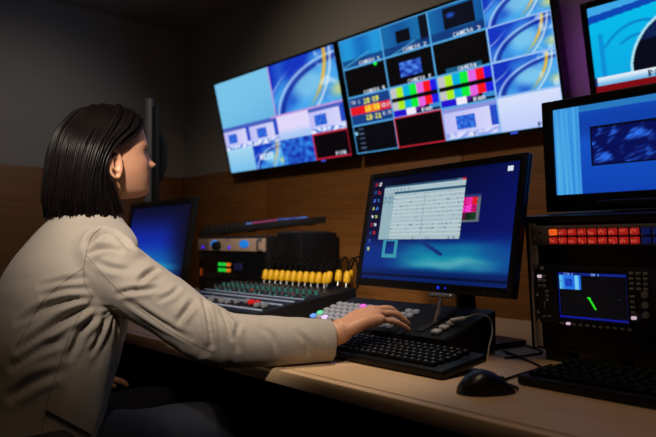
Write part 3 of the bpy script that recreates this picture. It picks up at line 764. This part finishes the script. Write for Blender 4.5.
body.tube(spline([V((-1.56, .58, 1.0)), SHL, SHL.lerp(ELL, .5), ELL, ELL.lerp(WRL, .5), WRL], 5), [.06]*5+[.050]*5+[.043]*5+[.040]*5+[.036-.0024*i for i in range(5)]+[.0245], 18)
def hand(w, chains, thumb, palm_r=.0165):
    for (pts, r) in chains:
        mcp = V(pts[0]); root = V(w)+(mcp-V(w))*.0+V(((mcp.x-V(w).x)*.45, 0, 0))
        body.tube(spline([tuple(root), tuple(root.lerp(mcp, .55)+V((0, 0, .004))), tuple(mcp)], 5), [palm_r]*3+[palm_r*.98-.0004*i for i in range(8)], 12, round_caps=True)
        sp = spline(pts, 5); n = len(sp); rr = []
        for i in range(n):
            t = i/(n-1); bulge = .0007*(math.exp(-((t-.42)/.07)**2)+math.exp(-((t-.75)/.06)**2)); rr.append(r*(1.12-.30*t)+bulge)
        body.tube(sp, rr, 12, round_caps=True)
    sp = spline(thumb, 5); n = len(sp); body.tube(sp, [.0165-.009*(i/(n-1))**.8+.001*math.exp(-((i/(n-1)-.62)/.08)**2) for i in range(n)], 12, round_caps=True)
RF = [([(-1.097, 1.088, .853), (-1.092, 1.130, .856), (-1.088, 1.158, .840), (-1.086, 1.174, .823)], .0082),
      ([(-1.074, 1.096, .859), (-1.068, 1.143, .861), (-1.063, 1.174, .845), (-1.060, 1.193, .829)], .0084),
      ([(-1.052, 1.090, .854), (-1.044, 1.134, .852), (-1.038, 1.163, .837), (-1.035, 1.180, .824)], .0080),
      ([(-1.032, 1.077, .843), (-1.020, 1.113, .836), (-1.013, 1.137, .825), (-1.009, 1.152, .815)], .0070)]
hand(WRR, RF, [(-1.088, 1.028, .826), (-1.116, 1.060, .818), (-1.130, 1.092, .815), (-1.128, 1.122, .814)])
d = WRL
body.tube([d, d+V((.01, .02, -.002))], .024, 12)
LF = [([(d.x+.034-.022*k, d.y+.075-.006*abs(k-1), d.z-.012), (d.x+.045-.022*k, d.y+.112-.008*abs(k-1), d.z-.016), (d.x+.05-.021*k, d.y+.135-.01*abs(k-1), d.z-.024), (d.x+.052-.021*k, d.y+.148-.01*abs(k-1), d.z-.034)], .008-.0004*k) for k in range(4)]
hand(WRL, LF, [(d.x+.014, d.y+.02, d.z-.004), (d.x+.045, d.y+.045, d.z-.012), (d.x+.062, d.y+.07, d.z-.018), (d.x+.07, d.y+.095, d.z-.026)])
HIPS = [(-1.59, .45, .555), (-1.42, .45, .555)]
KN = [(-1.62, .86, .535), (-1.38, .86, .535)]; AN = [(-1.62, .80, .11), (-1.38, .82, .11)]
for h, k, a in zip(HIPS, KN, AN):
    body.tube(spline([h, ((h[0]+k[0])/2, (h[1]+k[1])/2, .55), k, ((k[0]+a[0])/2, k[1]-.02, .32), a], 4), [.078]*4+[.070-.003*i for i in range(4)]+[.055]*4+[.050-.003*i for i in range(4)]+[.036], 16)
    body.tube([(a[0], a[1]-.03, .05), (a[0], a[1]+.05, .045), (a[0], a[1]+.15, .032)], [.035, .034, .022], 12, round_caps=True); body.tube([a, (a[0], a[1], .05)], .034, 12)
me = voxel(body, .0032, 3, .45)
co = coords(me); tint = np.empty((len(co), 4)); tint[:] = (*rgb(202, 148, 116), 1)
hl = (co-np.array(HC)) @ np.array(HF)
def paint(cx, cy, cz, sx, sy, sz, col, amt):
    global tint
    m = np.exp(-((np.abs(hl[:, 0])-cx)/sx)**2-((hl[:, 1]-cy)/sy)**2-((hl[:, 2]-cz)/sz)**2)[:, None]*amt
    tint[:, :3] = tint[:, :3]*(1-m)+np.array(col)*m
paint(.006, .095, -.0585, .017, .03, .0095, rgb(125, 52, 54), .95)
paint(.030, .085, .0255, .014, .03, .0032, rgb(38, 26, 22), .9); paint(.018, .09, .0245, .010, .03, .0032, rgb(38, 26, 22), .7)
paint(.045, .07, -.03, .018, .04, .016, rgb(214, 140, 118), .4)
at = me.attributes.new('tint', 'FLOAT_COLOR', 'POINT'); at.data.foreach_set('color', tint.astype(np.float32).ravel())
me.transform(PINV); body_o = link_mesh('body', me, M_SKIN, P, 180)
for s in (-1, 1):
    c = HC+HF @ V((s*.030, .0640, .006))-P0
    b = MB(); b.ball(c, .0122, 20); eye = b.build('eye', mat('eye_white', (.62, .60, .58), .2), P, smooth=180)
    b = MB(); b.ball(c+V((0, .0085, 0)), .0062, 16, (1, .75, 1)); b.build('iris', mat('dark_brown_iris', (.03, .016, .01), .15), eye, smooth=180)
    b = MB(); pts = [c+V((.0145*math.sin(a), .0128*math.cos(a)*1.05+.001, .0045+.003*math.cos(a*1.3))) for a in [(-1.15+2.3*i/14) for i in range(15)]]
    b.tube(pts, .0017, 6)
    for i in range(2, 14): 
        p = pts[i]; dd = (p-c); dd.z = 0; dd.normalize(); b.tube([p, p+dd*.004+V((0, 0, .001)), p+dd*.0075+V((0, 0, .0045))], [.0006, .0005, .0002], 4)
    b.build('eyelashes', mat('lash_black', (.008, .006, .006), .5), eye)
# ---- hair: a cap under many hanging locks
G = [  # (position along the parting front to back, points root to tip on the right side, in head space)
    (0.0, [(.006, .060, .101), (.038, .060, .086), (.066, .040, .056), (.0800, .006, .026), (.0855, -.024, .008), (.0855, -.042, -.030), (.082, -.018, -.085), (.078, .004, -.142)]),
    (.22, [(.006, .048, .112), (.048, .045, .097), (.077, .022, .060), (.090, -.014, .025), (.092, -.036, -.010), (.092, -.044, -.050), (.089, -.040, -.095), (.087, -.026, -.145)]),
    (.5, [(.006, .012, .1245), (.052, .004, .110), (.084, -.022, .065), (.098, -.050, .020), (.101, -.066, -.025), (.100, -.074, -.065), (.098, -.078, -.105), (.093, -.076, -.146)]),
    (.78, [(.005, -.030, .122), (.042, -.045, .108), (.070, -.078, .062), (.080, -.104, .015), (.082, -.114, -.030), (.081, -.119, -.070), (.077, -.122, -.108), (.071, -.120, -.147)]),
    (1.0, [(.0, -.052, .115), (.002, -.080, .098), (.002, -.118, .055), (.002, -.134, .008), (.002, -.140, -.035), (.002, -.144, -.072), (.002, -.147, -.110), (.002, -.146, -.148)])]
GS = [(t, [np.array(p) for p in spline(pts, 5)]) for t, pts in G]
def hair_path(t):
    for (a, pa), (b_, pb) in zip(GS, GS[1:]):
        if t <= b_: 
            k = (t-a)/(b_-a); k = k*k*(3-2*k)*.5+k*.5; return [x*(1-k)+y*k for x, y in zip(pa, pb)]
    return GS[-1][1]
hb = MB(); NT = 40
full = [hair_path(i/NT) for i in range(NT+1)]
n = len(full[0])
sheet = [[V((p[0], p[1], p[2])) for p in full[i]] for i in range(NT+1)]+[[V((-p[0], p[1], p[2])) for p in full[i]] for i in range(NT-1, -1, -1)]
o_ = [[HC+HR @ p-P0 for p in row] for row in sheet]
inner = [[HC+HR @ V((p.x*.86, p.y*.86+(.004 if p.y < 0 else 0), p.z*.95 if p.z > 0 else p.z*.985)) - P0 for p in row] for row in sheet]
hb.loft(o_, cap=False, closed=False); hb.loft(inner, cap=False, closed=False)
for r in (0, len(o_)-1):
    for i in range(n-1): hb.quad([o_[r][i], o_[r][i+1], inner[r][i+1], inner[r][i]])
for r in range(len(o_)-1): hb.quad([o_[r][n-1], o_[r+1][n-1], inner[r+1][n-1], inner[r][n-1]])
for r in range(NT): hb.quad([o_[r][0], o_[r+1][0], o_[2*NT-r-1][0], o_[2*NT-r][0]])
q = random.Random(11)
for k in range(1500):
    side = 1 if q.random() < .62 else -1
    t = q.random()**.9; pa = hair_path(t); j = q.uniform(-.0015, .0060)+.0022*math.sin(t*37+side)+.0016*math.sin(t*83); ln = q.uniform(.86, 1.02); ph = q.uniform(0, 6.3); w = q.uniform(.0012, .0032); st = 0 if q.random() < .7 else q.randint(2, 10); am = q.uniform(0, .0032)
    m = max(st+6, int((n-1)*min(1, ln)))
    pts = []
    for i in range(st, m+1):
        i2 = min(i, n-1); p = V(pa[i2]); u = i2/(n-1); out = V((p.x, p.y, p.z*.5)).normalized()
        p = p+out*(j*(1 if u > .12 else u/.12)*(1+.5*u))+V((math.sin(ph+u*5)*am, math.cos(ph*1.7+u*4)*am, 0))*u
        pts.append(HC+HR @ V((side*max(p.x, -.01), p.y, p.z))-P0)
    if k % 3 == 0: pts.append(pts[-1]+V((q.uniform(-.003, .003), q.uniform(-.003, .004), -q.uniform(.002, .012))))
    L = len(pts); outv = V((pts[L//2].x-(HC.x-P0.x), pts[L//2].y-(HC.y-P0.y), .0))
    hb.tube(pts, [w*min(1, .35+i/4)*(1 if i < L-3 else (.75 if i < L-1 else .25)) for i in range(L)], 5)
M_HAIR = mat('dark_brown_hair', (.0045, .003, .003), .30, spec=.13)
hb.build('hair', M_HAIR, P, smooth=180, normals=False)
# ---- jacket
CREASES = [([(88, 244), (93, 238), (101, 234), (112, 235), (122, 240), (130, 248)], 0.0210, .0080), ([(89, 254), (98, 249), (108, 248), (119, 252)], 0.0120, .006), ([(140, 281), (148, 274), (157, 269)], 0.0116, .0055),
           ([(118, 294), (130, 291), (144, 290), (157, 288)], 0.0087, .005), ([(203, 301), (207, 312), (210, 328), (212, 346)], 0.0130, .0048), ([(221, 311), (227, 322), (232, 338)], 0.0087, .005),
           ([(178, 322), (186, 311), (193, 302)], 0.0101, .006), ([(128, 300), (146, 313), (166, 326), (190, 338)], 0.0072, .006), ([(240, 322), (236, 334), (238, 350)], 0.0058, .005), ([(262, 326), (272, 336), (276, 350)], 0.0043, .006),
           ([(298, 332), (306, 342), (308, 354)], 0.0043, .006), ([(96, 262), (112, 268), (128, 270)], 0.0058, .006), ([(160, 300), (172, 294), (178, 288)], 0.0072, .005),
           ([(93, 299), (70, 300), (45, 308), (18, 322)], 0.0136, .007), ([(95, 305), (74, 314), (48, 330), (20, 350)], 0.0153, .008), ([(97, 312), (82, 330), (70, 356)], 0.0102, .007),
           ([(86, 290), (66, 290), (44, 296)], 0.0102, .006), ([(62, 340), (40, 348), (14, 366)], 0.0102, .008), ([(104, 316), (100, 334), (92, 352)], 0.0085, .006), ([(60, 372), (36, 380), (12, 396)], 0.0085, .009), ([(84, 278), (62, 281), (40, 286)], 0.0068, .006)]
def jacket():
    jb = MB(); slope = lambda r: [(x, y, z-.45*(y-.592)) for x, y, z in r]
    T = [(.50, .440, .222, .172), (.60, .432, .212, .168), (.70, .455, .196, .168), (.78, .480, .190, .166), (.86, .514, .192, .147), (.93, .530, .196, .130), (.98, .550, .190, .124), (1.02, .566, .172, .112), (1.048, .572, .138, .098), (1.070, .576, .096, .084), (1.086, .582, .074, .072)]
    rows = [tuple(r) for r in spline(T, 5)]
    jb.loft([ell(-1.512, y, z, rx, ry, 56, .92) for z, y, rx, ry in rows]+[slope(ell(-1.515, .592, 1.097, .068, .060, 56)), slope(ell(-1.515, .592, 1.095, .058, .050, 56)), slope(ell(-1.515, .59, 1.05, .055, .048, 56))])
    def sleeve(pts, rad, last, up=None):
        sp = spline(pts, 6); n = len(sp); rr = [float(np.interp(i/(n-1)*(len(pts)-1), range(len(pts)), rad)) for i in range(n)]
        e = V(sp[-1]); dr = (e-V(sp[-2])).normalized()
        pp = [V(p) for p in sp]+[e+dr*.001, e-dr*.001, e-dr*.045]; rr = rr+[rr[-1]-.006, rr[-1]-.008, rr[-1]-.012]
        jb.tube(pp[:n], rr[:n], 28)
    sleeve([(-1.43, .555, .980), (-1.360, .562, .968), (-1.272, .650, .890), (-1.192, .738, .818), (-1.140, .860, .803), (-1.0875, .978, .7985)], [.078, .074, .064, .062, .055, .0475], 0)
    sleeve([(-1.60, .565, .985), (-1.685, .575, .960), (-1.745, .51, .87), (-1.80, .44, .77), (-1.76, .52, .712), (-1.72, .60, .672)], [.078, .075, .066, .062, .055, .044], 0)
    jb.tube([(-1.41, .565, .998), (-1.365, .566, .985)], [.062, .056], 20, round_caps=True)      # padded shoulders
    jb.tube([(-1.615, .57, .998), (-1.665, .575, .985)], [.062, .056], 20, round_caps=True)
    me = voxel(jb, .0042, 5, .5)
    co = coords(me); no = normals_of(me)
    arm = [np.array(p) for p in [(-1.350, .590, .975), (-1.192, .738, .822), (-1.0875, .978, .7985)]]
    A = np.array((-1.325, .575, .885))
    disp = np.zeros(len(co))
    for i, p in enumerate(co):
        # distance to the right arm and position along it
        best = 9; s = 0
        for k in range(2):
            a, b_ = arm[k], arm[k+1]; ab = b_-a; t = float(np.clip(np.dot(p-a, ab)/np.dot(ab, ab), 0, 1)); dd = np.linalg.norm(p-a-ab*t)
            if dd < best: best = dd; s = k+t
        onarm = best < .10 and (p[0] > -1.30 or s > .35)
        n1 = noise.noise(V((p[0]*9, p[1]*9, p[2]*9))); n2 = noise.noise(V((p[0]*22+4, p[1]*22, p[2]*22)))
        if onarm:
            ang = math.atan2(p[2]-(arm[0][2]+(arm[1][2]-arm[0][2])*min(s, 1)), p[0]+p[1])
            amp = .0020*(.40+1.1*math.exp(-((s-1.0)/.30)**2)+.6*math.exp(-((s-.40)/.22)**2)+.5*math.exp(-((s-1.8)/.2)**2))
            w = math.sin(s*25+4.0*n1+p[2]*70+p[0]*14); w = 1-2*abs(w)**.7 if w > 0 else .9*-w+.1
            disp[i] = amp*w*(.45+1.1*max(-.3, n2))+.004*n1-.006*math.exp(-((s-.17)/.05)**2)*max(0, (p[2]-.93)/.06)
        else:
            d_ = p-A; r = math.hypot(math.hypot(d_[1], d_[2]), d_[0]*.6); ph = math.atan2(d_[2], -d_[1])
            w = math.sin(ph*15+2.6*n1+r*12); w = 1-2*abs(w)**.65 if w > 0 else .8*-w+.1; low = 1/(1+math.exp((p[2]-.955)*42))
            amp = .0030*low*math.exp(-max(0, r-.05)/.20)*(1 if p[0] > -1.55 else .6)
            disp[i] = amp*w*(.7+.8*n2)+.0035*n1*(.4+.6*low)
        # the fold where the sleeve head meets the shoulder
    pt = BVHTree.FromPolygons([V(c) for c in co], [tuple(q_.vertices) for q_ in me.polygons])
    for px, depth, wid in CREASES:
        L = []
        for x, y in spline(px, 6):
            h = pt.ray_cast(CAM, ray(x, y))[0]
            if h is not None: L.append(np.array(h))
        if len(L) < 2: continue
        L = np.array(L); n_ = len(L); taper = np.sin(np.pi*(np.arange(n_)+.6)/(n_+.2))**.6
        box = ((co > L.min(0)-.05) & (co < L.max(0)+.05)).all(1); idx = np.nonzero(box)[0]
        dd = np.linalg.norm(co[idx][:, None]-L[None], axis=2); k = dd.argmin(1); m = dd[np.arange(len(idx)), k]; tp = taper[k]
        disp[idx] += tp*depth*(-np.exp(-(m/wid)**2)+.55*np.exp(-((m-2.0*wid)/(wid*1.1))**2))
    co2 = co+no*disp[:, None]; set_coords(me, co2)
    bm = bmesh.new(); bm.from_mesh(me)
    for _ in range(1): bmesh.ops.smooth_vert(bm, verts=bm.verts, factor=.5, use_axis_x=True, use_axis_y=True, use_axis_z=True)
    bm.to_mesh(me); bm.free()
    return me
jme = jacket()
bvh = BVHTree.FromPolygons([v.co.copy() for v in jme.vertices], [tuple(p.vertices) for p in jme.polygons])
def onto(px, py, lift=.0005):
    h, nrm, _, _ = bvh.ray_cast(CAM, ray(px, py)); return (h+nrm*lift, nrm) if h else (None, None)
jme.transform(PINV)
M_JACKET = mat('beige_twill', (.335, .29, .243), .78, sheen=.15, bump=.12, bscale=900, var=.06)
jo = link_mesh('jacket', jme, M_JACKET, P, 180)
M_SEAM = mat('seam_groove_shade', (.15, .125, .105), .9)  # shade of the seam grooves, put into a darker tube colour
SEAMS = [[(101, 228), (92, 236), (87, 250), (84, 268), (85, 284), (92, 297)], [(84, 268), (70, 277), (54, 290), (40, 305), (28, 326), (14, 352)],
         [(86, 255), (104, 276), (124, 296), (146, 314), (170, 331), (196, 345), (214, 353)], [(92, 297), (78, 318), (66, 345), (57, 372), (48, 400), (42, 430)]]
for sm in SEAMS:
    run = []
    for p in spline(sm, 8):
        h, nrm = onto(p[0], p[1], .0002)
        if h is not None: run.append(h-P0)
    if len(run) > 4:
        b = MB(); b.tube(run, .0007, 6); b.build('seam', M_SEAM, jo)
def patch(c4, nu, nv, lift, thick, name, m, parent):
    b = MB(); top = []; bad = False
    for j in range(nv+1):
        row = []
        for i in range(nu+1):
            u, v = i/nu, j/nv
            x = (c4[0][0]*(1-u)+c4[1][0]*u)*(1-v)+(c4[3][0]*(1-u)+c4[2][0]*u)*v; y = (c4[0][1]*(1-u)+c4[1][1]*u)*(1-v)+(c4[3][1]*(1-u)+c4[2][1]*u)*v
            h, nrm = onto(x, y, 0)
            if h is None: return None
            row.append((h-P0, nrm))
        top.append(row)
    up = [[p+n_*(lift+thick) for p, n_ in r] for r in top]; dn = [[p-n_*.002 for p, n_ in r] for r in top]
    b.loft(up, cap=False, closed=False); b.loft(dn, cap=False, closed=False)
    edge = lambda g_: [g_[0][i] for i in range(nu+1)]+[g_[j][nu] for j in range(1, nv+1)]+[g_[nv][i] for i in range(nu-1, -1, -1)]+[g_[j][0] for j in range(nv-1, 0, -1)]
    eu, ed = edge(up), edge(dn)
    for i in range(len(eu)): k = (i+1) % len(eu); b.quad([eu[i], eu[k], ed[k], ed[i]])
    bmesh.ops.remove_doubles(b.bm, verts=b.bm.verts, dist=1e-5)
    return b.build(name, m, parent, smooth=50)
patch([(57, 386), (98, 409), (90, 434), (46, 410)], 12, 6, .002, .003, 'pocket_flap', M_JACKET, jo)
patch([(56, 381), (100, 405), (99, 409), (56, 385)], 12, 1, .001, .002, 'pocket_welt', M_JACKET, jo)
b = MB(); ring = []
b.loft([[(x, y, z-.55*(y-.594)) for x, y, z in r] for r in (ell(-1.516, .594, 1.060, .080, .072, 48), ell(-1.516, .596, 1.100, .066, .060, 48), ell(-1.516, .596, 1.101, .062, .056, 48), ell(-1.516, .594, 1.060, .072, .064, 48))], cap=False)
b.build('collar', M_JACKET, jo, PINV, 60)
# ---- trousers and shoes
tb = MB()
for h, k, a in zip(HIPS, KN, AN):
    tb.tube(spline([(h[0], h[1]-.03, h[2]), ((h[0]+k[0])/2, (h[1]+k[1])/2, .552), k, ((k[0]+a[0])/2, k[1]-.02, .32), (a[0], a[1], .10)], 5), [.092]*5+[.084-.002*i for i in range(5)]+[.071]*5+[.064-.002*i for i in range(5)]+[.053], 20)
tb.loft([ell(-1.505, .43, z, rx, ry) for z, rx, ry in ((.475, .15, .11), (.52, .18, .135), (.60, .178, .132), (.66, .165, .12))])
me = voxel(tb, .008, 6, .5); me.transform(PINV); link_mesh('trousers', me, mat('dark_blue_denim', (.006, .008, .018), .85, bump=.3, bscale=700), P, 180)
for a in AN:
    b = MB(); rings = []
    for i in range(13):
        u = i/12; y = a[1]-.075+.26*u; w = .036+.012*math.sin(PI*min(1, u*1.1+.1)); hgt = .085-.05*smooth(.25, .95, u)
        if i in (0, 12): w *= .6; hgt *= .7
        rings.append([(a[0]+w*math.cos(t_), y, .004+hgt*max(0, math.sin(t_))**.7) for t_ in [PI*j/11 for j in range(12)]]+[(a[0]+w*c_, y, .004) for c_ in (-.6, 0, .6)])
    b.loft(rings); b.build('shoe', mat('black_leather', (.012, .012, .012), .35), P, PINV, 60)

# ---- office chair
C = thing('office_chair', 'dark office chair under the seated woman in the beige jacket', 'chair', (-1.51, .36, 0))
b = MB(); b.box((0, .02, .435), (.48, .48, .075), .03); b.build('seat', mat('dark_upholstery', (.018, .018, .02), .9, bump=.4, bscale=500), C, smooth=60)
b = MB(); b.box((0, -.235, .70), (.42, .06, .42), .03, Matrix.Translation((0, -.235, .70)) @ Matrix.Rotation(math.radians(12), 4, 'X') @ Matrix.Translation((0, .235, -.70))); b.build('backrest', MATS['dark_upholstery'], C, smooth=60)
b = MB(); b.tube(spline([(0, -.05, .39), (0, -.25, .40), (0, -.30, .52), (0, -.275, .70)], 6), .022, 10); b.build('back_support', M_BLACK, C)
b = MB(); b.cyl((0, 0, .06), (0, 0, .40), .026); b.cyl((0, 0, .06), (0, 0, .22), .036); b.build('gas_column', M_BMETAL, C)
for k in range(5):
    a = 2*PI*k/5+.3; b = MB(); b.tube([(0, 0, .085), (.30*math.cos(a), .30*math.sin(a), .065)], [.026, .016], 10); o = b.build('base_leg', M_BLACK, C)
    b = MB(); x, y = .30*math.cos(a), .30*math.sin(a); b.cyl((x-.022, y, .0265), (x+.022, y, .0265), .026, 18); b.cyl((x, y, .03), (x, y, .065), .007); b.build('caster', M_RUBBER, o)
for s in (-1, 1):
    b = MB(); b.tube(spline([(s*.20, -.02, .41), (s*.262, -.02, .44), (s*.272, -.04, .56), (s*.272, -.04, .640)], 5), .014, 10); o = b.build('armrest_post', M_BLACK, C)
    b = MB(); b.box((s*.272, -.03, .652), (.055, .24, .026), .011); b.build('armrest_pad', M_RUBBER, o)


# ================================================================== LIGHT
def spot(name, loc, target, energy, size, blend, col, radius=.08):
    l = bpy.data.lights.new(name, 'SPOT'); o = bpy.data.objects.new(name, l); COL.objects.link(o); o.location = loc
    o.rotation_euler = (V(target)-V(loc)).to_track_quat('-Z', 'Y').to_euler(); l.energy = energy; l.spot_size = math.radians(size); l.spot_blend = blend; l.color = col; l.shadow_soft_size = radius; return o
def area(name, loc, target, energy, sx, sy, col):
    l = bpy.data.lights.new(name, 'AREA'); o = bpy.data.objects.new(name, l); COL.objects.link(o); o.location = loc
    o.rotation_euler = (V(target)-V(loc)).to_track_quat('-Z', 'Y').to_euler(); l.energy = energy; l.shape = 'RECTANGLE'; l.size = sx; l.size_y = sy; l.color = col; return o
spot('key_spot', (-.45, -.18, 1.97), (-1.36, .78, 1.175), 190, 40, 1.0, (1, .88, .76), .07)
spot('desk_spot', (-.95, .98, 2.48), (-1.06, .93, .75), 56, 27, 1.0, (1, .84, .66), .06)  # added downlight, lifts the hand and the desk front
spot('wall_spot', (-2.1, .75, 2.46), (-2.35, 2.2, 1.15), 29, 95, 1.0, (1, .83, .62), .1)  # added unseen spot, brightens the panelling under the wall screens
area('right_fill', (-.75, .7, 2.50), (-.75, .9, 0), 4, .5, .5, (1, .74, .48))  # added warm fill for the right of the desk and the rack
spot('left_wall_spot', (-2.75, 1.0, 2.47), (-4.05, 1.1, 1.2), 10, 90, 1.0, (1, .85, .70), .1)  # added dim spot, warms the left wall
w = bpy.data.worlds.new('room_dark'); S.world = w; w.use_nodes = True
w.node_tree.nodes['Background'].inputs[0].default_value = (.5, .55, .7, 1); w.node_tree.nodes['Background'].inputs[1].default_value = .002
